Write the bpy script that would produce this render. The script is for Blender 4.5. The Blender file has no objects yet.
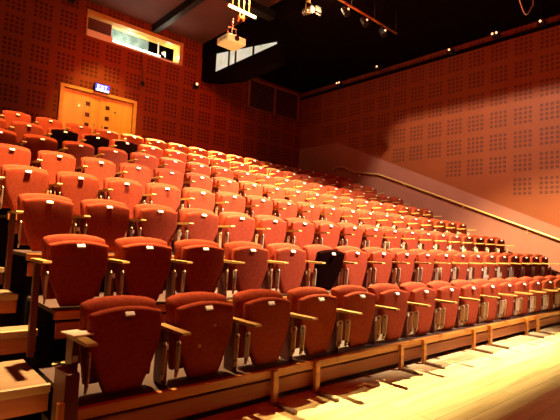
import bpy, bmesh, math, random
from mathutils import Vector, Matrix
random.seed(4)
scene = bpy.context.scene
COL = scene.collection
PI = math.pi
ZO = 0.69                      # height of the camera fit origin above the hall floor

# ------------------------------------------------------------------ materials
def mat(name, color, rough=0.6, metal=0.0, noise=None, bump=None, spec=0.5, emit=None, sheen=0.0):
    m = bpy.data.materials.new(name); m.use_nodes = True
    nt = m.node_tree; b = nt.nodes['Principled BSDF']
    b.inputs['Base Color'].default_value = (*color, 1)
    b.inputs['Roughness'].default_value = rough
    b.inputs['Metallic'].default_value = metal
    b.inputs['Specular IOR Level'].default_value = spec
    if sheen: b.inputs['Sheen Weight'].default_value = sheen
    if emit:
        b.inputs['Emission Color'].default_value = (*emit[0], 1)
        b.inputs['Emission Strength'].default_value = emit[1]
    tc = nt.nodes.new('ShaderNodeTexCoord')
    if noise:
        scale, c2, lo, hi = noise
        n = nt.nodes.new('ShaderNodeTexNoise'); n.inputs['Scale'].default_value = 1.0
        n.inputs['Detail'].default_value = 4
        mp = nt.nodes.new('ShaderNodeMapping'); mp.inputs['Scale'].default_value = scale
        nt.links.new(tc.outputs['Object'], mp.inputs[0]); nt.links.new(mp.outputs[0], n.inputs['Vector'])
        r = nt.nodes.new('ShaderNodeValToRGB')
        r.color_ramp.elements[0].position = lo; r.color_ramp.elements[1].position = hi
        r.color_ramp.elements[0].color = (*color, 1); r.color_ramp.elements[1].color = (*c2, 1)
        nt.links.new(n.outputs['Fac'], r.inputs[0]); nt.links.new(r.outputs[0], b.inputs['Base Color'])
    if bump:
        n2 = nt.nodes.new('ShaderNodeTexNoise'); n2.inputs['Scale'].default_value = bump[0]; n2.inputs['Detail'].default_value = 3
        nt.links.new(tc.outputs['Object'], n2.inputs['Vector'])
        bp = nt.nodes.new('ShaderNodeBump'); bp.inputs['Strength'].default_value = bump[1]; bp.inputs['Distance'].default_value = 0.004
        nt.links.new(n2.outputs['Fac'], bp.inputs['Height']); nt.links.new(bp.outputs[0], b.inputs['Normal'])
    return m

def math_node(nt, op, a, b=None, c=None):
    n = nt.nodes.new('ShaderNodeMath'); n.operation = op
    for i, v in enumerate((a, b, c)):
        if v is None: continue
        if isinstance(v, (int, float)): n.inputs[i].default_value = v
        else: nt.links.new(v, n.inputs[i])
    return n.outputs[0]

def perforated(name, color, hole, axis, u0, z0, pu, pz, dado=None):
    """Wood-veneer acoustic panels: blocks of 4 x 4 square holes on a regular grid (world coordinates)."""
    m = bpy.data.materials.new(name); m.use_nodes = True
    nt = m.node_tree; b = nt.nodes['Principled BSDF']; b.inputs['Roughness'].default_value = 0.6
    b.inputs['Specular IOR Level'].default_value = 0.2
    g = nt.nodes.new('ShaderNodeNewGeometry'); s = nt.nodes.new('ShaderNodeSeparateXYZ')
    nt.links.new(g.outputs['Position'], s.inputs[0])
    U = s.outputs['X' if axis == 'x' else 'Y']; Z = s.outputs['Z']
    bu = math_node(nt, 'DIVIDE', math_node(nt, 'SUBTRACT', U, u0), pu)
    bz = math_node(nt, 'DIVIDE', math_node(nt, 'SUBTRACT', Z, z0), pz)
    fu = math_node(nt, 'MULTIPLY', math_node(nt, 'FRACT', bu), pu)       # metres inside the block cell
    fz = math_node(nt, 'MULTIPLY', math_node(nt, 'FRACT', bz), pz)
    hp, hw, n = 0.112, 0.072, 4
    def inside(f):
        q = math_node(nt, 'DIVIDE', f, hp)
        a = math_node(nt, 'LESS_THAN', math_node(nt, 'FRACT', q), hw / hp)
        c = math_node(nt, 'LESS_THAN', q, float(n))
        return math_node(nt, 'MULTIPLY', a, c)
    k = math_node(nt, 'MULTIPLY', inside(fu), inside(fz))
    if dado:
        y1, zz1, sl = dado                                                # no holes in cells that touch the sloping dado
        cu = math_node(nt, 'MULTIPLY_ADD', math_node(nt, 'FLOOR', bu), pu, u0)
        cz = math_node(nt, 'MULTIPLY_ADD', math_node(nt, 'FLOOR', bz), pz, z0)
        lim = math_node(nt, 'MULTIPLY_ADD', math_node(nt, 'SUBTRACT', math_node(nt, 'ADD', cu, 0.45), y1), sl, zz1 + 0.05)
        k = math_node(nt, 'MULTIPLY', k, math_node(nt, 'GREATER_THAN', cz, lim))
    tc = nt.nodes.new('ShaderNodeTexCoord')
    no = nt.nodes.new('ShaderNodeTexNoise'); no.inputs['Scale'].default_value = 1.3
    nt.links.new(tc.outputs['Object'], no.inputs['Vector'])
    r = nt.nodes.new('ShaderNodeValToRGB')
    r.color_ramp.elements[0].color = (*[c * 0.85 for c in color], 1); r.color_ramp.elements[1].color = (*[min(1, c * 1.12) for c in color], 1)
    nt.links.new(no.outputs['Fac'], r.inputs[0])
    mx = nt.nodes.new('ShaderNodeMix'); mx.data_type = 'RGBA'
    nt.links.new(k, mx.inputs['Factor']); nt.links.new(r.outputs[0], mx.inputs['A']); mx.inputs['B'].default_value = (*hole, 1)
    nt.links.new(mx.outputs['Result'], b.inputs['Base Color'])
    bp = nt.nodes.new('ShaderNodeBump'); bp.inputs['Strength'].default_value = 0.5; bp.inputs['Distance'].default_value = 0.02; bp.invert = True
    nt.links.new(k, bp.inputs['Height']); nt.links.new(bp.outputs[0], b.inputs['Normal'])
    return m

def plank_floor():
    m = bpy.data.materials.new('floorboards'); m.use_nodes = True
    nt = m.node_tree; b = nt.nodes['Principled BSDF']; b.inputs['Roughness'].default_value = 0.38
    tc = nt.nodes.new('ShaderNodeTexCoord')
    br = nt.nodes.new('ShaderNodeTexBrick'); br.offset = 0.37; br.inputs['Scale'].default_value = 1.0
    br.inputs['Brick Width'].default_value = 1.7; br.inputs['Row Height'].default_value = 0.13
    br.inputs['Mortar Size'].default_value = 0.0025; br.inputs['Bias'].default_value = -0.25
    br.inputs['Color1'].default_value = (0.74, 0.58, 0.30, 1); br.inputs['Color2'].default_value = (0.66, 0.45, 0.19, 1)
    br.inputs['Mortar'].default_value = (0.30, 0.15, 0.05, 1)
    nt.links.new(tc.outputs['Object'], br.inputs['Vector'])
    mp = nt.nodes.new('ShaderNodeMapping'); mp.inputs['Scale'].default_value = (1.2, 14, 1)
    nt.links.new(tc.outputs['Object'], mp.inputs[0])
    n = nt.nodes.new('ShaderNodeTexNoise'); n.inputs['Scale'].default_value = 1.0; n.inputs['Detail'].default_value = 5
    nt.links.new(mp.outputs[0], n.inputs['Vector'])
    r = nt.nodes.new('ShaderNodeValToRGB'); r.color_ramp.elements[0].color = (0.72, 0.66, 0.55, 1); r.color_ramp.elements[1].color = (1, 1, 1, 1)
    r.color_ramp.elements[0].position = 0.3; r.color_ramp.elements[1].position = 0.55
    nt.links.new(n.outputs['Fac'], r.inputs[0])
    mx = nt.nodes.new('ShaderNodeMix'); mx.data_type = 'RGBA'; mx.blend_type = 'MULTIPLY'; mx.inputs['Factor'].default_value = 1
    nt.links.new(br.outputs['Color'], mx.inputs['A']); nt.links.new(r.outputs[0], mx.inputs['B'])
    nt.links.new(mx.outputs['Result'], b.inputs['Base Color'])
    return m

M = {}
M['fabric'] = mat('red_moquette', (0.225, 0.030, 0.012), 0.9, noise=((45, 45, 45), (0.275, 0.044, 0.019), 0.35, 0.65), bump=(420, 0.4), spec=0.06)
M['plate'] = mat('white_number_plate', (0.92, 0.91, 0.90), 0.3)
M['cream'] = mat('cream_bracket_paint', (0.50, 0.35, 0.24), 0.5, spec=0.25, noise=((8, 8, 8), (0.55, 0.40, 0.29), 0.3, 0.7))
M['bolt'] = mat('bolt_steel', (0.10, 0.06, 0.05), 0.4, 0.6)
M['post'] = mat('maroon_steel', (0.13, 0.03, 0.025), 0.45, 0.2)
M['arm'] = mat('beech_armrest', (0.46, 0.26, 0.08), 0.45, spec=0.25, noise=((3, 30, 30), (0.36, 0.18, 0.05), 0.4, 0.7))
M['beam'] = mat('orange_pine', (0.55, 0.20, 0.03), 0.4, noise=((1.5, 30, 30), (0.38, 0.11, 0.015), 0.4, 0.65))
M['fascia'] = mat('red_stained_board', (0.36, 0.085, 0.022), 0.5, noise=((1.2, 20, 20), (0.27, 0.055, 0.014), 0.4, 0.65))
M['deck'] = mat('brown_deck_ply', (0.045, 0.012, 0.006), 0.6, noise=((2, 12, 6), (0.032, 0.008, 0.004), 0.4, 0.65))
M['tread'] = mat('pale_tread', (0.21, 0.11, 0.052), 0.5, noise=((2, 14, 6), (0.15, 0.075, 0.035), 0.4, 0.65))
M['nose'] = mat('step_nosing', (0.36, 0.21, 0.10), 0.4)
M['floor'] = plank_floor()
WALLC = (0.19, 0.042, 0.012)
M['wallb'] = perforated('perforated_veneer_rear', (0.20, 0.028, 0.006), (0.085, 0.010, 0.003), 'x', 4.139, 3.41 + ZO, 0.59, 0.555)
M['wallr'] = perforated('perforated_veneer_side', WALLC, (0.10, 0.022, 0.012), 'y', 1.478, 3.58 + ZO, 0.583, 0.583, dado=(0.45, 1.287 + ZO, 0.3335))
M['plaster'] = mat('pink_plaster', (0.27, 0.10, 0.075), 0.7, noise=((1.5, 1.5, 1.5), (0.245, 0.088, 0.065), 0.35, 0.65), spec=0.2)
M['ceil'] = mat('dark_red_ceiling', (0.10, 0.02, 0.012), 0.8, noise=((2, 2, 2), (0.075, 0.014, 0.008), 0.3, 0.7))
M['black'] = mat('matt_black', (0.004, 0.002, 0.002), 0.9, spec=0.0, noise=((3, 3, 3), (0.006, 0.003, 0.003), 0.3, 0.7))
M['steel'] = mat('black_steel', (0.012, 0.011, 0.011), 0.5, 0.3, spec=0.3)
M['gold'] = mat('golden_timber', (0.62, 0.32, 0.07), 0.4, noise=((3, 3, 25), (0.54, 0.26, 0.05), 0.35, 0.65))
M['doorwood'] = mat('golden_door_leaf', (0.72, 0.38, 0.055), 0.3, noise=((12, 12, 1.2), (0.64, 0.31, 0.04), 0.35, 0.65))
M['dglass'] = mat('dark_vision_glass', (0.05, 0.015, 0.01), 0.12)
M['rail'] = mat('brass_handrail', (0.70, 0.42, 0.13), 0.3, 0.35)
M['pipe'] = mat('orange_pipe', (0.65, 0.30, 0.10), 0.35, 0.3)
M['chrome'] = mat('scuffed_chrome', (0.75, 0.65, 0.55), 0.25, 0.8)
M['proj'] = mat('cream_projector', (0.85, 0.66, 0.45), 0.4)
M['lens'] = mat('dark_lens', (0.03, 0.01, 0.01), 0.08)
M['lamp'] = mat('warm_lamp', (1, 0.8, 0.5), 0.3, emit=((1.0, 0.62, 0.22), 14.0))
M['smalllamp'] = mat('small_warm_lamp', (1, 0.7, 0.4), 0.3, emit=((1.0, 0.42, 0.20), 3.0))
M['teal'] = mat('grey_teal_wall', (0.42, 0.50, 0.46), 0.7, noise=((5, 5, 5), (0.15, 0.21, 0.19), 0.35, 0.7))
M['white'] = mat('white_paint', (0.85, 0.83, 0.78), 0.5)
M['striplight'] = mat('strip_light', (1, 1, 0.9), 0.3, emit=((1.0, 0.93, 0.72), 9.0))
M['signblue'] = mat('blue_sign_face', (0.02, 0.05, 0.6), 0.4, emit=((0.02, 0.05, 0.95), 1.6))
M['signwhite'] = mat('white_sign_face', (0.8, 0.85, 1.0), 0.4, emit=((0.62, 0.75, 1.0), 1.6))
M['paper'] = mat('pale_paper', (0.80, 0.64, 0.52), 0.6)
M['pale_dot'] = mat('pale_spot_colour', (0.55, 0.28, 0.18), 0.6)
gl = bpy.data.materials.new('clear_glass'); gl.use_nodes = True
gb = gl.node_tree.nodes['Principled BSDF']; gb.inputs['Base Color'].default_value = (0.9, 0.97, 0.95, 1)
gb.inputs['Roughness'].default_value = 0.03; gb.inputs['Transmission Weight'].default_value = 1.0; gb.inputs['IOR'].default_value = 1.1
M['glass'] = gl
def litglass(name, c1, c2, st):
    m = mat(name, c1, 0.15, noise=((2.5, 2.5, 4), c2, 0.35, 0.7))
    b = m.node_tree.nodes['Principled BSDF']
    src = b.inputs['Base Color'].links[0].from_socket
    m.node_tree.links.new(src, b.inputs['Emission Color']); b.inputs['Emission Strength'].default_value = st
    return m
M['litpane'] = litglass('lit_window_pane', (0.62, 0.70, 0.58), (0.40, 0.46, 0.36), 0.85)

# ------------------------------------------------------------------ mesh helpers
def box(bm, c, s, rot=None):
    r = bmesh.ops.create_cube(bm, size=1.0, matrix=Matrix.Translation(c) @ (rot.to_4x4() if rot else Matrix()) @ Matrix.Diagonal((*s, 1)))
    return r['verts']
def span(bm, a, b):
    return box(bm, [(p + q) / 2 for p, q in zip(a, b)], [abs(q - p) for p, q in zip(a, b)])
def bevel_all(bm, w, seg=2):
    bmesh.ops.bevel(bm, geom=[e for e in bm.edges if len(e.link_faces) == 2 and e.calc_face_angle(0) > 0.5], offset=w, segments=seg, affect='EDGES', profile=0.5)
def tube(bm, pts, r, n=10):
    pts = [Vector(p) for p in pts]; rings = []
    up = Vector((0, 0, 1))
    for i, p in enumerate(pts):
        d = (pts[min(i + 1, len(pts) - 1)] - pts[max(i - 1, 0)]).normalized()
        a = d.cross(up)
        if a.length < 1e-3: a = d.cross(Vector((1, 0, 0)))
        a.normalize(); b = d.cross(a)
        rings.append([bm.verts.new(p + r * (math.cos(2 * PI * k / n) * a + math.sin(2 * PI * k / n) * b)) for k in range(n)])
    for q, w in zip(rings, rings[1:]):
        for k in range(n):
            f = bm.faces.new((q[k], q[(k + 1) % n], w[(k + 1) % n], w[k])); f.smooth = True
    bm.faces.new(rings[0]); bm.faces.new(rings[-1][::-1])
def cyl(bm, a, b, r, n=14): tube(bm, [a, b], r, n)
def prism_xz(bm, out, y0, y1):
    f = [bm.verts.new((x, y0, z)) for x, z in out]; g = [bm.verts.new((x, y1, z)) for x, z in out]
    n = len(out)
    F = bm.faces.new(f); G = bm.faces.new(g[::-1])
    for i in range(n): bm.faces.new((f[i], g[i], g[(i + 1) % n], f[(i + 1) % n]))
    return F, G
def prism_yz(bm, out, x0, x1):
    f = [bm.verts.new((x0, y, z)) for y, z in out]; g = [bm.verts.new((x1, y, z)) for y, z in out]
    n = len(out)
    bm.faces.new(f); bm.faces.new(g[::-1])
    for i in range(n): bm.faces.new((f[i], g[i], g[(i + 1) % n], f[(i + 1) % n]))
def obj(name, bm, m, parent=None, loc=None):
    bmesh.ops.recalc_face_normals(bm, faces=bm.faces[:])
    me = bpy.data.meshes.new(name); bm.to_mesh(me); bm.free()
    me.materials.append(m)
    o = bpy.data.objects.new(name, me); COL.objects.link(o)
    if parent: o.parent = parent
    if loc: o.location = loc
    return o
def B(): return bmesh.new()
def tag(o, label, cat, group=None):
    o['label'] = label; o['category'] = cat
    if group: o['group'] = group
    return o
def thing(name, label, cat, loc=(0, 0, 0), group=None):
    o = bpy.data.objects.new(name, None); COL.objects.link(o); o.location = loc
    o.empty_display_size = 0.1
    return tag(o, label, cat, group)
def struct(name, bm, m, parent=None):
    o = obj(name, bm, m, parent)
    if not parent: o['kind'] = 'structure'
    return o
def copy_tree(src, parent=None):
    c = src.copy(); COL.objects.link(c)
    if parent: c.parent = parent
    for ch in list(src.children): copy_tree(ch, c)
    return c

# ------------------------------------------------------------------ the room
XR, YB, ZC = 10.3, 9.5, 7.19
bm = B(); span(bm, (-5, -7, -0.1), (XR, YB, 0)); struct('floor', bm, M['floor'])
def wall_with_holes(name, holes, x0, x1, z0, z1, y0, y1, m):
    xs = sorted({x0, x1, *[h[0] for h in holes], *[h[1] for h in holes]}); zs = sorted({z0, z1, *[h[2] for h in holes], *[h[3] for h in holes]})
    bm = B()
    for a, b in zip(xs, xs[1:]):
        for c, d in zip(zs, zs[1:]):
            if any(h[0] <= (a + b) / 2 <= h[1] and h[2] <= (c + d) / 2 <= h[3] for h in holes): continue
            span(bm, (a, y0, c), (b, y1, d))
    return struct(name, bm, m)
DX0, DX1, DZ0, DZ1 = 1.90, 3.90, 2.685, 4.16 + ZO
BX0, BX1, BZ0, BZ1 = 2.41, 5.22, 5.58 + ZO, 6.27 + ZO
wall_with_holes('wall_back', [(DX0, DX1, DZ0, DZ1), (BX0, BX1, BZ0, BZ1)], -5, XR, 0, ZC, YB, YB + 0.15, M['wallb'])
bm = B(); span(bm, (XR, -7, 0), (XR + 0.15, YB + 0.15, ZC)); struct('wall_right', bm, M['wallr'])
# smooth plaster dado below the sloping panel edge
def dz(y): return 1.281 + ZO + 0.425 * (y - 1.434)
bm = B(); prism_yz(bm, [(-1.6, 0), (YB, 0), (YB, dz(7.6)), (7.6, dz(7.6)), (-1.6, max(0.05, dz(-1.6)))], XR - 0.03, XR)
struct('trim_1', bm, M['plaster'])
bm = B(); span(bm, (-5, -7, ZC), (XR + 0.15, YB + 0.15, ZC + 0.1)); struct('ceiling', bm, M['ceil'])
# black soffit over the right half, ragged drape edge along the right wall
bm = B()
span(bm, (5.9, -7, 6.05 + ZO), (XR, YB, ZC)); struct('trim_2', bm, M['black'])
# dark sloped strip where the tiers meet the right wall
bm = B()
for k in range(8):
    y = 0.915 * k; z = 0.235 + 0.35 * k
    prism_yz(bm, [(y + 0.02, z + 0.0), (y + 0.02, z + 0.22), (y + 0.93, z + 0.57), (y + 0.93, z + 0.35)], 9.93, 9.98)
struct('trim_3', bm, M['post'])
# floor behind the last tier
bm = B(); span(bm, (-5, 7.3, 0), (XR - 0.03, YB, 2.685)); struct('trim_4', bm, M['deck'])
# horizontal lighting conduit line at the head of the side wall panels
bm = B(); span(bm, (XR - 0.10, -6, 5.79 + ZO), (XR, YB, 5.86 + ZO)); struct('trim_5', bm, M['black'])

# double door
bm = B()
for a, b in (((DX0, YB - 0.05, DZ0), (DX0 + 0.09, YB + 0.12, DZ1)), ((DX1 - 0.09, YB - 0.05, DZ0), (DX1, YB + 0.12, DZ1)), ((DX0 + 0.09, YB - 0.05, DZ1 - 0.075), (DX1 - 0.09, YB + 0.12, DZ1))):
    span(bm, a, b)
door = struct('door_1', bm, M['gold'])
xm = (DX0 + DX1) / 2
for s, (a, b) in enumerate(((DX0 + 0.095, xm - 0.004), (xm + 0.004, DX1 - 0.095))):
    bm = B(); span(bm, (a, YB + 0.04, DZ0 + 0.01), (b, YB + 0.085, DZ1 - 0.085))
    leaf = obj('door_leaf', bm, M['doorwood'], door)
    cx = 2.615 if s == 0 else 3.125
    for z in (3.80, 3.51, 3.24, 2.95):
        bm = B(); span(bm, (cx - 0.055, YB + 0.03, z + ZO - 0.055), (cx + 0.055, YB + 0.045, z + ZO + 0.055))
        obj('vision_panel', bm, M['dglass'], leaf)
    hx = xm + (-0.10 if s == 0 else 0.10)
    bm = B(); tube(bm, [(hx, YB + 0.04, 3.30 + ZO), (hx, YB - 0.01, 3.30 + ZO), (hx, YB - 0.01, 3.05 + ZO), (hx, YB + 0.04, 3.05 + ZO)], 0.012)
    obj('door_handle', bm, M['chrome'], leaf)
bm = B(); cyl(bm, (3.33, YB + 0.045, 3.72 + ZO), (3.33, YB + 0.0, 3.72 + ZO), 0.02); obj('door_lock', bm, M['bolt'], door)
bm = B(); cyl(bm, (2.39, YB + 0.045, 3.70 + ZO), (2.39, YB + 0.01, 3.70 + ZO), 0.035); obj('door_plate', bm, M['chrome'], door)

# exit sign over the door
sg = thing('exit_sign', 'small glowing blue exit sign mounted over the golden double door', 'sign', (2.90, YB - 0.13, 4.255 + ZO))
bm = B(); box(bm, (0, 0.05, 0), (0.40, 0.09, 0.22)); bevel_all(bm, 0.008); obj('sign_case', bm, M['steel'], sg)
bm = B(); box(bm, (0, 0.0, 0.0), (0.36, 0.012, 0.18)); obj('sign_face', bm, M['signblue'], sg)
bm = B(); box(bm, (0, -0.008, -0.07), (0.34, 0.012, 0.05)); obj('lit_strip', bm, M['signwhite'], sg)
bm = B()
def bar(x0, z0, x1, z1, t=0.014):
    d = Vector((x1 - x0, 0, z1 - z0)); L = d.length
    box(bm, ((x0 + x1) / 2, -0.01, (z0 + z1) / 2), (L + t, 0.008, t), Matrix.Rotation(-math.atan2(d.z, d.x), 3, 'Y'))
x = -0.125; h0, h1 = -0.028, 0.062; w = 0.045
bar(x, h0, x, h1); bar(x, h1, x + w, h1); bar(x, (h0 + h1) / 2, x + w * .8, (h0 + h1) / 2); bar(x, h0, x + w, h0); x += 0.072
bar(x, h0, x + w, h1); bar(x, h1, x + w, h0); x += 0.078
bar(x, h0, x, h1); x += 0.033
bar(x, h1, x + w * 1.2, h1); bar(x + w * .6, h0, x + w * .6, h1)
obj('sign_lettering', bm, M['signwhite'], sg)

# projection booth window
bm = B()
fx0, fx1 = BX0, BX1
span(bm, (fx0, YB - 0.04, BZ1 - 0.11), (fx1, YB + 0.35, BZ1)); span(bm, (fx1 - 0.11, YB - 0.04, BZ0), (fx1, YB + 0.35, BZ1 - 0.11)); 
span(bm, (fx0, YB - 0.02, BZ0), (fx0 + 0.03, YB + 0.35, BZ1 - 0.11))
win = struct('window_1', bm, M['gold'])
bm = B(); span(bm, (fx0 + 0.03, YB - 0.03, BZ0), (fx1 - 0.11, YB + 0.40, BZ0 + 0.045)); obj('window_sill', bm, M['white'], win)
bm = B(); span(bm, (fx0 + 0.035, YB - 0.02, BZ0 + 0.046), (3.10, YB + 0.01, BZ0 + 0.17)); obj('ledge_panel', bm, M['white'], win)
bm = B(); span(bm, (fx0 + 0.035, YB + 0.16, BZ0 + 0.205), (3.12, YB + 0.18, BZ1 - 0.12)); obj('dark_pane', bm, M['ceil'], win)
bm = B(); span(bm, (3.135, YB + 0.20, BZ0 + 0.05), (4.53, YB + 0.21, BZ1 - 0.115)); obj('clear_pane', bm, M['glass'], win)
bm = B()
for xx in (3.125, 4.535): span(bm, (xx - 0.012, YB + 0.17, BZ0 + 0.05), (xx + 0.012, YB + 0.23, BZ1 - 0.115))
obj('window_mullion', bm, M['white'], win)
bm = B(); span(bm, (3.14, YB - 0.02, BZ0 + 0.046), (4.50, YB + 0.03, BZ0 + 0.10)); obj('sill_strip_light', bm, M['striplight'], win)
# booth interior behind it
bm = B(); span(bm, (2.2, 10.6, 5.9), (4.62, 10.7, ZC)); struct('wall_booth_rear', bm, M['teal'])
bm = B(); span(bm, (4.62, 10.6, 5.9), (5.6, 10.7, ZC)); span(bm, (5.5, YB + 0.15, 5.9), (5.6, 10.7, ZC)); struct('wall_booth_right', bm, M['black'])
bm = B(); span(bm, (2.1, YB + 0.15, 5.9), (2.2, 10.7, ZC)); struct('wall_booth_left', bm, M['teal'])
bm = B(); span(bm, (2.1, YB + 0.15, 5.85), (5.6, 10.7, 5.95)); struct('floor_booth', bm, M['black'])
bm = B(); span(bm, (2.1, YB + 0.15, ZC), (5.6, 10.7, ZC + 0.1)); struct('ceiling_booth', bm, M['ceil'])
# pale object, shaped like a lamp, on the booth sill at the right-hand opening
t = thing('pale_object', 'small pale object standing at the open right end of the booth window', 'lamp', (4.78, YB + 0.27, BZ0 + 0.045))
bm = B(); tube(bm, [(0, 0, 0), (0, 0, 0.012)], 0.06, 16); obj('object_base', bm, M['white'], t)
bm = B(); tube(bm, [(0, 0, 0.012), (0.02, 0, 0.22), (0.0, 0, 0.30)], 0.012, 8); obj('object_arm', bm, M['white'], t)
bm = B()
bmesh.ops.create_cone(bm, cap_ends=True, segments=16, radius1=0.07, radius2=0.03, depth=0.09, matrix=Matrix.Translation((-0.02, 0, 0.30)) @ Matrix.Rotation(0.5, 4, 'Y'))
obj('object_head', bm, M['white'], t)

# hanging black gallery box with a lit glazed strip
gx0, gx1, gy0, gy1, gz0, gz1 = 5.92, 6.15, 5.9, YB - 0.002, 4.76 + ZO, 6.05 + ZO
bm = B()
zb, zt = 5.42 + ZO, 5.98 + ZO
prism_yz(bm, [(gy0, 4.95 + ZO), (7.55, 4.90 + ZO), (8.7, 5.10 + ZO), (gy1, 5.33 + ZO), (gy1, zb - 0.01), (gy0, zb - 0.01)], gx0, gx0 + 0.06); span(bm, (gx0, 8.73, zb - 0.01), (gx0 + 0.06, gy1, gz1))
# slanting black head panel above the glass
prism_yz(bm, [(8.73, zt), (8.73, gz1), (gy0, gz1), (gy0, zb + 0.06)], gx0, gx0 + 0.06)
prism_yz(bm, [(gy0, 4.95 + ZO), (7.55, 4.90 + ZO), (8.7, 5.10 + ZO), (gy1, 5.33 + ZO), (gy1, 5.39 + ZO), (8.7, 5.16 + ZO), (7.55, 4.96 + ZO), (gy0, 5.01 + ZO)], gx0 + 0.06, gx1)
prism_yz(bm, [(gy0, 4.95 + ZO), (7.55, 4.90 + ZO), (8.7, 5.10 + ZO), (gy1, 5.33 + ZO), (gy1, gz1), (gy0, gz1)], gx1, gx1 + 0.06); span(bm, (gx0 + 0.06, gy0, 5.01 + ZO), (gx1, gy0 + 0.06, gz1))
gal = struct('wall_gallery', bm, M['black'])
bm = B(); prism_yz(bm, [(8.73, zb), (8.73, zt), (gy0 + 0.06, zb + 0.065), (gy0 + 0.06, zb)], gx0 + 0.025, gx0 + 0.04)
w2 = struct('window_2', bm, M['litpane'])
bm = B()
for y in (8.05, 7.72, 6.9): 
    ztop = zb + 0.06 + (zt - zb - 0.06) * (y - gy0) / (8.73 - gy0)
    span(bm, (gx0 + 0.005, y - 0.035, zb - 0.005), (gx0 + 0.024, y + 0.035, ztop))
obj('window_mullion', bm, M['steel'], w2)
# louvred vent on the rear wall
v = thing('louvre_vent', 'wide dark red louvred vent grille high on rear wall near the corner', 'vent', (8.93, YB - 0.01, 5.43 + ZO))
bm = B(); hw, hh = 1.17, 0.51
for a, b in (((-hw, -0.06, -hh), (-hw + 0.045, 0.005, hh)), ((hw - 0.045, -0.06, -hh), (hw, 0.005, hh)), ((-0.03, -0.06, -hh), (0.03, 0.005, hh)), ((-hw, -0.06, hh - 0.045), (hw, 0.005, hh)), ((-hw, -0.06, -hh), (hw, 0.005, -hh + 0.03))):
    span(bm, a, b)
obj('vent_frame', bm, M['fascia'], v)
bm = B(); span(bm, (-hw + 0.04, -0.008, -hh + 0.02), (hw - 0.04, 0.004, hh - 0.02)); obj('vent_backing', bm, M['black'], v)
for k in range(13):
    z = -hh + 0.08 + k * 0.073
    bm = B(); box(bm, (0, -0.03, z), (2 * hw - 0.08, 0.045, 0.008), Matrix.Rotation(0.5, 3, 'X')); obj('vent_slat', bm, M['fascia'], v)

# ------------------------------------------------------------------ seating tiers
ORD = ['front', 'second', 'third', 'fourth', 'fifth', 'sixth', 'seventh', 'back']
D, RISE, W, X0 = 0.9146, 0.35, 0.53, -0.0505
XL, XE = X0 - 0.25, 9.90
XLF = XL
def deck_z(k): return 0.235 + RISE * k
for k in range(8):
    z = deck_z(k); y0 = D * k - 0.075
    XL = XLF if k == 0 else X0 - 0.14
    lab = {0: 'low front seating tier of orange timber standing on the hall floor', 7: 'topmost seating tier deck below the golden double door'}.get(k, 'stepped timber seating tier carrying the %s row of red seats' % ORD[k])
    t = thing('seating_tier', lab, 'seating platform', (0, y0, 0), 'retractable seating tiers')
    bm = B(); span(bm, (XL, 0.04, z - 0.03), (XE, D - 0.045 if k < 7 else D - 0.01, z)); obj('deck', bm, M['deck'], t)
    bm = B(); span(bm, (XL - 0.02, 0.0, z - 0.055), (XE, 0.039, z + 0.004)); bevel_all(bm, 0.005); obj('nosing', bm, M['beam'], t)
    bm = B(); zf = max(0.05, z - 0.19)
    span(bm, (XL, 0.025, zf), (XE, 0.055, z - 0.075)); bevel_all(bm, 0.008); obj('fascia_board', bm, M['fascia'], t)
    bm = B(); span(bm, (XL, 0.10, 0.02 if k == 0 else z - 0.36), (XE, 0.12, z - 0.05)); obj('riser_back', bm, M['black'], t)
    bm = B(); span(bm, (XL + 0.005, 0.125, 0.0), (XL + 0.025, D - 0.05, z - 0.031)); obj('shade_sheet_side', bm, M['black'], t)  # black sheet standing in for shade under the open tier side
    if k:
        for x in (XL + 0.3, 3.2, 6.6, XE - 0.2):
            bm = B(); span(bm, (x - 0.03, 0.45, 0.0), (x + 0.03, 0.51, z - 0.03)); obj('support_leg', bm, M['steel'], t)
    if k == 0:
        bm = B(); span(bm, (XL - 0.10, -0.03, 0.0), (XL - 0.03, 0.16, 0.43)); bevel_all(bm, 0.004); obj('end_panel', bm, M['post'], t)
        bm = B(); span(bm, (XL - 0.13, -0.05, 0.0), (XL - 0.10, -0.02, 0.30)); obj('end_upright', bm, M['gold'], t)
        for x in (1.005, 1.43, 2.57, 2.97, 4.04, 4.48, 5.64, 6.06, 7.2, 7.62, 8.8, 9.2):
            bm = B(); span(bm, (x - 0.024, -0.032, 0.0), (x + 0.024, -0.002, z)); bevel_all(bm, 0.003); p = obj('leg', bm, M['beam'], t)
            if x > 0:
                bm = B(); span(bm, (x - 0.02, -0.235, 0.0), (x + 0.02, -0.034, 0.024)); bevel_all(bm, 0.004); obj('foot_bar', bm, M['tread'], p)

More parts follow.
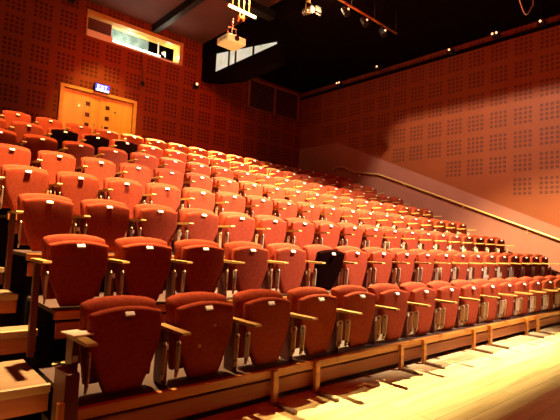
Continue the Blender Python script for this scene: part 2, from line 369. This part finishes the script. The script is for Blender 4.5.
# ------------------------------------------------------------------ one tip-up seat
def upholstered(wfun, ztop, zbot, thick, r, bulge, bend=None):
    """padded panel: smooth grid front and back, rolled rim; wfun(t) half width, ztop(u) arched top edge"""
    ss = [-1, -0.985, -0.95, -0.9, -0.8, -0.6, -0.4, -0.2, 0, 0.2, 0.4, 0.6, 0.8, 0.9, 0.95, 0.985, 1]
    tt = [0, 0.015, 0.04, 0.08, 0.16, 0.28, 0.4, 0.5, 0.6, 0.7, 0.78, 0.86, 0.92, 0.96, 0.985, 1]
    bm = B(); sides = []
    for front in (True, False):
        rows = []
        for t in tt:
            row = []
            for q in ss:
                x = q * wfun(t); z = zbot + t * (ztop(abs(q)) - zbot)
                d = min((1 - abs(q)) * wfun(t), t * 0.45, (1 - t) * 0.45)
                dd = max(0.0, r - d)
                e = r - math.sqrt(max(0.0, r * r - dd * dd))
                y = (e if front else thick - e) + (-1 if front else 1) * bulge * (1 - q ** 4) * (1 - (2 * t - 1) ** 4)
                if bend: y += bend(z)
                row.append(bm.verts.new((x, y, z)))
            rows.append(row)
        for a, b in zip(rows, rows[1:]):
            for c in range(len(ss) - 1):
                f = bm.faces.new((a[c], a[c + 1], b[c + 1], b[c]) if front else (a[c], b[c], b[c + 1], a[c + 1])); f.smooth = True
        n = len(ss)
        sides.append(rows[0] + [w_[-1] for w_ in rows[1:]] + rows[-1][-2::-1] + [w_[0] for w_ in rows[-2:0:-1]])
    a, b = sides
    for k in range(len(a)):
        f = bm.faces.new((a[k], b[k], b[(k + 1) % len(a)], a[(k + 1) % len(a)])); f.smooth = True
    return bm
def lerp_table(tab):
    def fn(t):
        for (a, va), (b, vb) in zip(tab, tab[1:]):
            if t <= b: return va + (vb - va) * (t - a) / (b - a)
        return tab[-1][1]
    return fn
cush_w = lerp_table([(0, 0.100), (0.05, 0.114), (0.3, 0.160), (0.5, 0.195), (0.58, 0.205), (0.68, 0.211), (0.9, 0.212), (1, 0.208)])
back_w = lerp_table([(0, 0.19), (0.4, 0.215), (0.7, 0.222), (0.93, 0.223), (1, 0.216)])
seat0 = thing('theatre_seat', 'seat', 'theatre seat', (0, 0, 0), 'rows of red tip-up theatre seats')
bm = upholstered(cush_w, lambda u: 0.495 - 0.032 * u ** 2, 0.02, 0.058, 0.020, 0.007)
bm.transform(Matrix.Translation((0, 0, -0.06)))
cush = obj('seat_cushion', bm, M['fabric'], seat0, (0, 0.0, 0.06))
bm = B(); box(bm, (0, -0.012, 0.396), (0.056, 0.014, 0.030), Matrix.Rotation(math.radians(-38), 3, 'X')); bevel_all(bm, 0.005); obj('number_plate', bm, M['plate'], cush)
bm = upholstered(back_w, lambda u: 0.474 - 0.026 * u ** 2 - 0.008 * max(0, u - 0.8) / 0.2, 0.0, 0.085, 0.028, 0.006, lambda z: 1.7 * max(0.0, z - 0.33) ** 2)
bk = obj('backrest', bm, M['fabric'], seat0, (0, 0.064, 0.07)); bk.rotation_euler = (math.radians(-3), 0, 0)
for s in (-1, 1):
    bm = B(); x = 0.219 * s
    prism_yz(bm, [(-0.048, 0.100), (-0.026, 0.055), (-0.006, 0.050), (-0.012, 0.270), (-0.044, 0.280), (-0.058, 0.265)], x - 0.004, x + 0.004)
    br = obj('hinge_bracket', bm, M['cream'], seat0)
    for y, z in ((-0.034, 0.255), (-0.030, 0.095)):
        bm = B(); cyl(bm, (x - 0.008, y, z), (x + 0.008, y, z), 0.009, 10); obj('bracket_bolt', bm, M['bolt'], br)
def standard(parent, x, tall=False):
    bm = B(); span(bm, (x - 0.017, 0.035, 0.004), (x + 0.017, 0.15, 0.337)); bevel_all(bm, 0.004)
    st = obj('side_standard', bm, M['post'], parent)
    bm = B(); span(bm, (x - 0.014, 0.028, 0.215), (x + 0.014, 0.035, 0.25)); obj('hinge_tab', bm, M['plate'], st)
    bm = B()
    prism_yz(bm, [(-0.205, 0.346), (-0.198, 0.358), (0.13, 0.358), (0.13, 0.336), (-0.17, 0.338)], x - 0.027, x + 0.027); bevel_all(bm, 0.003)
    obj('armrest', bm, M['arm'], parent)
standard(seat0, -W / 2)

NTH = ['', 'first', 'second', 'third', 'fourth', 'fifth', 'sixth', 'seventh', 'eighth', 'ninth', 'tenth']
ROWN = ['front row', 'second row', 'third row', 'fourth row', 'fifth row', 'sixth row', 'seventh row', 'topmost row']
LOWERED = {(1, 5), (6, 2), (6, 3), (6, 4)}
used = False
for k in range(8):
    for i in range(19):
        if used: s = copy_tree(seat0)
        else: s = seat0
        used = True
        s.location = (X0 + W * i, D * k, deck_z(k))
        row = ROWN[k] + (' up from floor' if 0 < k < 7 else '')
        kind = 'black-cushioned theatre seat' if (k, i) in LOWERED else 'red theatre seat'
        if i == 0: pos = 'first at left aisle end'
        elif i < 10: pos = NTH[i + 1] + ' from left aisle'
        elif i == 18: pos = 'last by right wall'
        else: pos = NTH[19 - i] + ' from right wall end'
        s['label'] = '%s, %s, %s' % (kind, pos, row)
        s['group'] = 'seats of the ' + ROWN[k]
seats = {}
for o in list(COL.objects):
    if o.name.startswith('theatre_seat'):
        k = round(o.location.y / D); i = round((o.location.x - X0) / W); seats[(k, i)] = o
M['darkfab'] = mat('black_upholstery', (0.010, 0.0025, 0.002), 0.9, bump=(420, 0.4), spec=0.0)
DARK = []
def dark_cushion(ch):
    if not DARK:
        me = ch.data.copy(); me.materials.clear(); me.materials.append(M['darkfab']); DARK.append(me)
    ch.data = DARK[0]; ch['label'] = 'black tip-up cushion, partly lowered'
for key in LOWERED:
    for ch in seats[key].children:
        if ch.name.startswith('seat_cushion'): ch.rotation_euler = (math.radians(13 if key[0] == 1 else 9), 0, 0); dark_cushion(ch)
for k in range(8):
    standard(seats[(k, 18)], W / 2)
    for ch in seats[(k, 0)].children:                      # the aisle-end standard runs down past the deck
        if ch.name.startswith('side_standard') and k > 0:
            bm = B(); span(bm, (-W / 2 - 0.030, -0.02, -0.30), (-W / 2 + 0.010, 0.03, 0.337)); bevel_all(bm, 0.004)
            me = bpy.data.meshes.new('aisle_standard'); bmesh.ops.recalc_face_normals(bm, faces=bm.faces[:]); bm.to_mesh(me); bm.free(); me.materials.append(M['post'])
            ch.data = me
# pale spots on the second front seat
for (x, z) in ((0.055, 0.34), (-0.055, 0.22)):
    bm = B(); cyl(bm, (x, -0.0085, z), (x, -0.004, z), 0.011, 10)
    for ch in seats[(0, 1)].children:
        if ch.name.startswith('seat_cushion'):
            bm.transform(Matrix.Translation((0, 0, -0.06))); obj('pale_spot', bm, M['pale_dot'], ch)

# leaflet on the front row's end armrest
xa = X0 - W / 2
bm = B(); box(bm, (0, 0, 0.006), (0.115, 0.15, 0.010), Matrix.Rotation(0.15, 3, 'Z')); bevel_all(bm, 0.003)
o = obj('folded_leaflet', bm, M['paper'], None, (xa + 0.005, 0.045, deck_z(0) + 0.3595)); tag(o, 'pale folded leaflet lying on the leftmost armrest of the front row', 'paper')

# ------------------------------------------------------------------ aisle steps at the left
steps = [(0.41, -0.455), (1.17, -0.28), (1.87, -0.105), (2.53, 0.07)]
for n, (y, z) in enumerate(steps):
    z += ZO; y1 = y + 0.68
    lab = ['lowest pale wooden aisle step left of the front row', 'second aisle step up, pale wood with dark open riser', 'third aisle step up, beside the second row end post', 'fourth aisle step up, at the left picture edge'][n] if n < 4 else ['fifth', 'sixth', 'seventh'][n - 4] + ' aisle step up, left of the seat rows'
    t = thing('aisle_step', lab, 'step', ((-0.32 if n == 0 else -0.225) - 0.55, y, z), 'steps up the left aisle')
    bm = B(); span(bm, (-0.55, 0.035, -0.03), (0.54, (0.66, 0.22, 0.40, 0.40, 0.4, 0.4, 0.4)[n], 0)); obj('tread', bm, M['tread'], t)
    bm = B(); span(bm, (-0.55, 0, -0.045), (0.55, 0.034, 0.004)); bevel_all(bm, 0.004); obj('nosing', bm, M['nose'], t)
    bm = B(); span(bm, (-0.55, 0.03, -0.16), (0.55, 0.06, -0.05)); obj('riser', bm, M['fascia'], t)
    bm = B(); span(bm, (-0.55, 0.065, -z), (0.53, 0.085, -0.03)); obj('shade_sheet', bm, M['black'], t)  # black sheet standing in for shade behind the open riser
    for x in (-0.5, 0.5):
        bm = B(); span(bm, (x - 0.025, 0.15, -z), (x + 0.025, 0.20, -0.03)); obj('support_leg', bm, M['steel'], t)

# ------------------------------------------------------------------ handrail on the right wall
hr = thing('handrail', 'long brass handrail sloping down the pink right wall', 'handrail', (10.2, 0, 0))
yz = [(-1.3, -0.05), (0.845, 0.767), (5.037, 2.361), (5.75, 2.630), (5.9, 2.672), (6.1, 2.70), (6.75, 2.80), (7.0, 2.90), (7.25, 3.02), (7.4, 3.04), (7.6, 3.01), (7.72, 2.97)]
bm = B(); tube(bm, [(0, y, z + ZO) for y, z in yz], 0.024, 10); obj('rail', bm, M['rail'], hr)
for y in (1.52, 3.1, 4.9, 6.6):
    z = (0.767 + (y - 0.845) * 0.3803 if y < 5.5 else 2.775) + ZO
    bm = B(); tube(bm, [(0, y, z - 0.02), (0.0, y, z - 0.07), (0.068, y, z - 0.09)], 0.009, 8); cyl(bm, (0.062, y, z - 0.09), (0.069, y, z - 0.09), 0.03, 12)
    obj('rail_bracket', bm, M['rail'], hr)

# ------------------------------------------------------------------ overhead rig
def rod(bm, a, b, r): cyl(bm, a, b, r, 8)
pj = thing('projector', 'cream ceiling-hung projector below the glowing lamp bar', 'projector', (3.42, 4.25, 4.02 + ZO))
bm = B(); box(bm, (0, 0, 0.07), (0.40, 0.38, 0.135)); bevel_all(bm, 0.022, 3); obj('projector_case', bm, M['proj'], pj)
bm = B(); cyl(bm, (-0.02, -0.185, 0.075), (-0.02, -0.215, 0.075), 0.048, 20); obj('projector_lens', bm, M['lens'], pj)
bm = B()
for q in range(5): box(bm, (-0.201, -0.11 + 0.045 * q, 0.08), (0.006, 0.02, 0.06))
obj('vent_slots', bm, M['bolt'], pj)
bm = B(); rod(bm, (0, 0, 0.135), (0, 0, 0.52), 0.016); box(bm, (0, 0, 0.145), (0.16, 0.16, 0.012)); box(bm, (0, 0, 0.34), (0.20, 0.03, 0.012)); rod(bm, (0.09, 0, 0.14), (0.09, 0, 0.34), 0.006); rod(bm, (-0.09, 0, 0.14), (-0.09, 0, 0.34), 0.006)
obj('ceiling_bracket', bm, M['chrome'], pj)
lb = thing('lamp_bar', 'short glowing bar of lamps hung on rods over the cream projector', 'light', (3.76, 4.46, 4.90 + ZO))
bm = B(); cyl(bm, (-0.33, 0, 0), (0.33, 0, 0), 0.028, 12); obj('bar_tube', bm, M['pipe'], lb)
for x in (-0.22, 0.0, 0.22):
    bm = B(); cyl(bm, (x - 0.10, -0.03, -0.02), (x + 0.10, -0.03, -0.02), 0.026, 12); obj('lamp', bm, M['lamp'], lb)
for x in (-0.22, -0.08, 0.05, 0.18):
    bm = B(); rod(bm, (x, 0, 0.02), (x + (0.05 if x == -0.08 else 0), 0, ZC - 4.90 - ZO), 0.014); obj('hanging_rod', bm, M['pipe'], lb)
bm = B(); rod(bm, (-0.02, -0.0, -0.03), (-0.10, -0.05, -0.26), 0.014); rod(bm, (0.05, 0, -0.03), (0.02, -0.05, -0.22), 0.014); box(bm, (-0.02, -0.03, -0.15), (0.14, 0.05, 0.05)); obj('clamp', bm, M['pipe'], lb)

sl = thing('stage_light', 'cluttered stage light with pale barn doors hanging near top centre', 'light', (5.62, 4.45, 5.60 + ZO))
bm = B(); cyl(bm, (-0.05, -0.12, 0), (-0.05, 0.14, 0.02), 0.08, 16); obj('lamp_housing', bm, M['chrome'], sl)
bm = B(); box(bm, (0.12, -0.13, 0.06), (0.17, 0.012, 0.12)); box(bm, (0.12, -0.13, -0.06), (0.15, 0.012, 0.03)); obj('barn_door', bm, M['chrome'], sl)
bm = B(); rod(bm, (-0.14, 0, 0), (-0.14, 0, 0.2), 0.01); rod(bm, (0.05, 0, 0), (0.05, 0, 0.2), 0.01); rod(bm, (-0.14, 0, 0.2), (0.05, 0, 0.2), 0.01); rod(bm, (-0.045, 0, 0.2), (-0.045, 0, ZC - 5.6 - ZO), 0.016); obj('yoke', bm, M['pipe'], sl)
bm = B(); cyl(bm, (-0.05, -0.125, 0), (-0.05, -0.13, 0), 0.05, 16); obj('lamp_lens', bm, M['smalllamp'], sl)

lp = thing('lighting_pipe', 'long orange lighting pipe running under the black ceiling', 'pipe', (0, 3.53, 5.50 + ZO))
bm = B(); cyl(bm, (4.9, 0, 0), (7.62, 0, 0), 0.024, 12); obj('pipe_tube', bm, M['pipe'], lp)
for x in (5.95, 6.75, 7.58):
    bm = B(); rod(bm, (x, 0, 0.02), (x, 0, 6.05 - 5.5), 0.012); obj('hanger', bm, M['steel'], lp)
for n, x in enumerate((5.72, 6.35, 7.02)):
    t = thing('spotlight', ['black spotlight hung on orange pipe, nearest its left end', 'black spotlight hung midway along the orange pipe', 'black spotlight hung toward the right end of the orange pipe'][n], 'spotlight', (x, 3.53, 5.50 + ZO - 0.05), 'spotlights on the orange pipe')
    bm = B(); rod(bm, (0, 0, 0.03), (0, 0, -0.08), 0.012); obj('yoke', bm, M['steel'], t)
    bm = B(); bmesh.ops.create_cone(bm, cap_ends=True, segments=16, radius1=0.075, radius2=0.05, depth=0.2, matrix=Matrix.Translation((0, -0.02, -0.14)) @ Matrix.Rotation(-0.6, 4, 'X')); obj('lamp_can', bm, M['steel'], t)
    bm = B(); cyl(bm, (0.03, -0.075, -0.10), (0.03, -0.085, -0.11), 0.022, 10); obj('lens_glint', bm, M['smalllamp'], t)

for n, (y, z, lab) in enumerate(((7.32, 5.86, 'small twin lamp on the right wall head, nearest the dark corner'), (5.75, 6.0, 'small lamp tucked under black ceiling, second from the dark corner'), (3.39, 5.83, 'small lamp at the wall head above the lit side panels'), (2.2, 5.9, 'pair of small warm lamps at the wall head toward the right'), (1.16, 5.85, 'small lamp at the wall head nearest the right picture edge'))):
    t = thing('wall_lamp', lab, 'lamp', (9.9, y, z + ZO - 0.06), 'lamps along the right wall head')
    bm = B(); box(bm, (0.03, 0, 0), (0.16, 0.16, 0.12)); bevel_all(bm, 0.01); rod(bm, (0.05, 0, 0.05), (0.05, 0, 6.05 - z + 0.06), 0.012); obj('lamp_body', bm, M['steel'], t)
    for q in ((-0.05, 0.05) if n in (0, 3) else (0.0,)):
        bm = B(); cyl(bm, (-0.05, q - 0.0, 0.02), (-0.065, q, 0.02), 0.026, 10); obj('bulb', bm, M['smalllamp'], t)
t = thing('wall_spotlight', 'small lit lamp on rear wall beside the black gallery box', 'lamp', (5.70, YB - 0.12, 5.10 + ZO))
bm = B(); box(bm, (0, 0.05, -0.02), (0.14, 0.14, 0.16)); bevel_all(bm, 0.01); obj('lamp_body', bm, M['steel'], t)
bm = B(); cyl(bm, (0, -0.02, 0.03), (0, -0.032, 0.03), 0.04, 12); obj('bulb', bm, M['smalllamp'], t)
t = thing('hanging_microphone', 'thin dark cable with small black pod hanging below the booth window', 'cable', (3.96, YB - 0.2, 4.62 + ZO))
bm = B(); rod(bm, (0, 0, 0.08), (-0.03, 0.18, 0.98), 0.012); obj('cable', bm, M['steel'], t)
bm = B(); bmesh.ops.create_uvsphere(bm, u_segments=12, v_segments=8, radius=0.06, matrix=Matrix.Translation((0, 0, 0.03)) @ Matrix.Diagonal((1, 1, 1.4, 1))); obj('pod', bm, M['steel'], t)
bm = B()
pts = []
for q in range(15):
    a = q / 14; pts.append((7.95 + 0.55 * a, 0.95 - 0.10 * a, 5.56 + ZO - 0.30 * math.sin(a * PI * 0.95) ** 1.5 + (1 - a) * 0.0))
pts = [(7.93, 0.95, 6.06 + ZO)] + pts + [(8.53, 0.85, 6.06 + ZO)]
tube(bm, pts, 0.009, 8); o = obj('loose_cable', bm, M['white'], None); tag(o, 'loose pale cable looping down at top right from the black ceiling', 'cable')
# black beams below the red ceiling
for n, (a, b, lab) in enumerate((((1.9, 4.0, ZC - 0.22), (2.05, YB, ZC), 'black ceiling beam over the booth window, left one'), ((4.2, 4.0, ZC - 0.22), (4.35, YB, ZC), 'black ceiling beam above the booth window right end'), ((-2, 6.0, ZC - 0.40), (5.9, 6.25, ZC - 0.22), 'black cross beam under the red ceiling'))):
    bm = B(); span(bm, a, b); struct('trim_%d' % (6 + n), bm, M['steel'])
bm = B(); span(bm, (-3.5, 8.0, 5.15 + ZO), (1.9, 8.25, 6.5 + ZO)); 

bm.free()

# ------------------------------------------------------------------ lights
def spot(name, loc, target, power, color, angle, blend=0.3, size=0.15):
    l = bpy.data.lights.new(name, 'SPOT'); l.energy = power; l.color = color; l.spot_size = math.radians(angle); l.spot_blend = blend; l.shadow_soft_size = size
    o = bpy.data.objects.new(name, l); COL.objects.link(o); o.location = loc
    o.rotation_euler = (Vector(target) - Vector(loc)).to_track_quat('-Z', 'Y').to_euler(); return o
def area(name, loc, target, power, color, sx, sy):
    l = bpy.data.lights.new(name, 'AREA'); l.energy = power; l.color = color; l.shape = 'RECTANGLE'; l.size = sx; l.size_y = sy
    o = bpy.data.objects.new(name, l); COL.objects.link(o); o.location = loc
    o.rotation_euler = (Vector(target) - Vector(loc)).to_track_quat('-Z', 'Y').to_euler(); return o
def point(name, loc, power, color, r=0.1):
    l = bpy.data.lights.new(name, 'POINT'); l.energy = power; l.color = color; l.shadow_soft_size = r
    o = bpy.data.objects.new(name, l); COL.objects.link(o); o.location = loc; return o
WARM = (1.0, 0.62, 0.30)
HL = (4.4, 2.3, 6.5)
fl = thing('added_light_flags', 'unseen black housing and flaps added to trim the house light', 'light', HL)  # added out of view to trim the house light's floor pool
bm = B(); box(bm, (0, 0.16, 0.12), (0.5, 0.10, 0.36)); bevel_all(bm, 0.01); box(bm, (0, 0.16, 0.5), (0.04, 0.04, 0.38)); obj('lamp_housing', bm, M['steel'], fl)
bm = B(); span(bm, (-0.65, -0.21, -0.41), (0.65, -0.20, 0.30)); span(bm, (-0.65, -0.20, 0.29), (0.65, 0.11, 0.30)); obj('barn_door', bm, M['steel'], fl)  # added flap, cuts the front edge of the floor pool
bm = B(); span(bm, (-0.22, -0.20, -0.40), (-0.21, 0.20, 0.0)); obj('barn_door', bm, M['steel'], fl)  # added flap, holds the house light off the left side
spot('house_light', HL, (5.6, 0.4, 0), 11500, (1.0, 0.82, 0.36), 100, 0.4, 0.02)
spot('front_light', (4.5, -1.4, 6.55), (4.5, 2.6, 1.2), 11000, (1.0, 0.80, 0.60), 66, 0.6, 0.12)
spot('aisle_light', (0.7, 1.9, 6.6), (0.6, 2.3, 1.2), 14000, (1.0, 0.66, 0.28), 52, 0.8, 0.12)
spot('aisle_rear_light', (0.5, 4.6, 6.9), (0.6, 5.6, 2.6), 5000, (1.0, 0.50, 0.16), 60, 0.8, 0.12)
spot('rear_light', (4.0, 7.0, 6.6), (4.0, 6.2, 2.9), 40000, (1.0, 0.84, 0.30), 66, 0.7, 0.12)
spot('added_door_fill', (2.9, 7.6, 6.9), (2.9, 9.5, 4.0), 520, (1.0, 0.68, 0.09), 48, 0.7, 0.1)  # added spot, only there to brighten the door
spot('side_wash', (4.9, 2.0, 7.14), (10.3, 1.8, 2.6), 2500, (1.0, 0.82, 0.55), 75, 0.3, 0.04)
area('added_red_fill', (-0.5, -3.5, 5.5), (1.5, 6.0, 2.5), 70, (1.0, 0.02, 0.003), 2.0, 1.0)  # added red fill to tint the dim areas, no red lamp known
spot('added_red_side_fill', (4.0, 1.5, 5.6), (10.3, 3.0, 4.6), 430, (1.0, 0.03, 0.005), 95, 0.6, 0.3)  # added red lamp to redden the dim right wall
spot('added_red_rear_fill', (3.4, 3.0, 5.8), (4.4, 9.5, 4.4), 1050, (1.0, 0.03, 0.005), 62, 0.8, 0.3)  # added red lamp to redden the dim rear wall
point('booth_light', (3.8, 10.0, 6.5), 62, (0.95, 1.0, 0.82), 0.1)
point('added_reveal_fill', (4.92, 9.76, 6.62), 10, (1.0, 0.92, 0.70), 0.03)  # point light put in to whiten the window's right reveal
point('lamp_bar_light', (3.74, 4.28, 5.72), 110, (1.0, 0.55, 0.2), 0.06)
point('stage_light_spill', (5.72, 4.15, 6.22), 30, (1.0, 0.62, 0.32), 0.05)
spot('added_projector_fill', (0.2, -1.2, 2.2), (3.42, 4.2, 4.75), 2300, (1.0, 0.78, 0.34), 5, 0.3, 0.05)  # added mid-air lamp, only there to brighten the projector

w = bpy.data.worlds.new('hall'); scene.world = w; w.use_nodes = True
w.node_tree.nodes['Background'].inputs[0].default_value = (0.02, 0.001, 0.0, 1); w.node_tree.nodes['Background'].inputs[1].default_value = 0.5

# ------------------------------------------------------------------ camera
cd = bpy.data.cameras.new('camera'); cam = bpy.data.objects.new('camera', cd); COL.objects.link(cam)
yaw, pitch, roll = 0.7237217587672508, 0.06913942947112016, 0.0465256255503755
f = Vector((math.sin(yaw) * math.cos(pitch), math.cos(yaw) * math.cos(pitch), math.sin(pitch)))
r0 = Vector((math.cos(yaw), -math.sin(yaw), 0)); u0 = r0.cross(f)
r = r0 * math.cos(roll) + u0 * math.sin(roll); u = -r0 * math.sin(roll) + u0 * math.cos(roll)
m = Matrix((r, u, -f)).transposed().to_4x4(); m.translation = (-1.1394, -2.4881, 0.4543 + ZO)
cam.matrix_world = m
cd.sensor_width = 36; cd.lens = 447.04 / 560 * 36; cd.clip_start = 0.05
scene.camera = cam
vs = scene.view_settings
vs.view_transform = 'Standard'; vs.look = 'None'; vs.gamma = 1; vs.use_curve_mapping = False; vs.exposure = 0.0
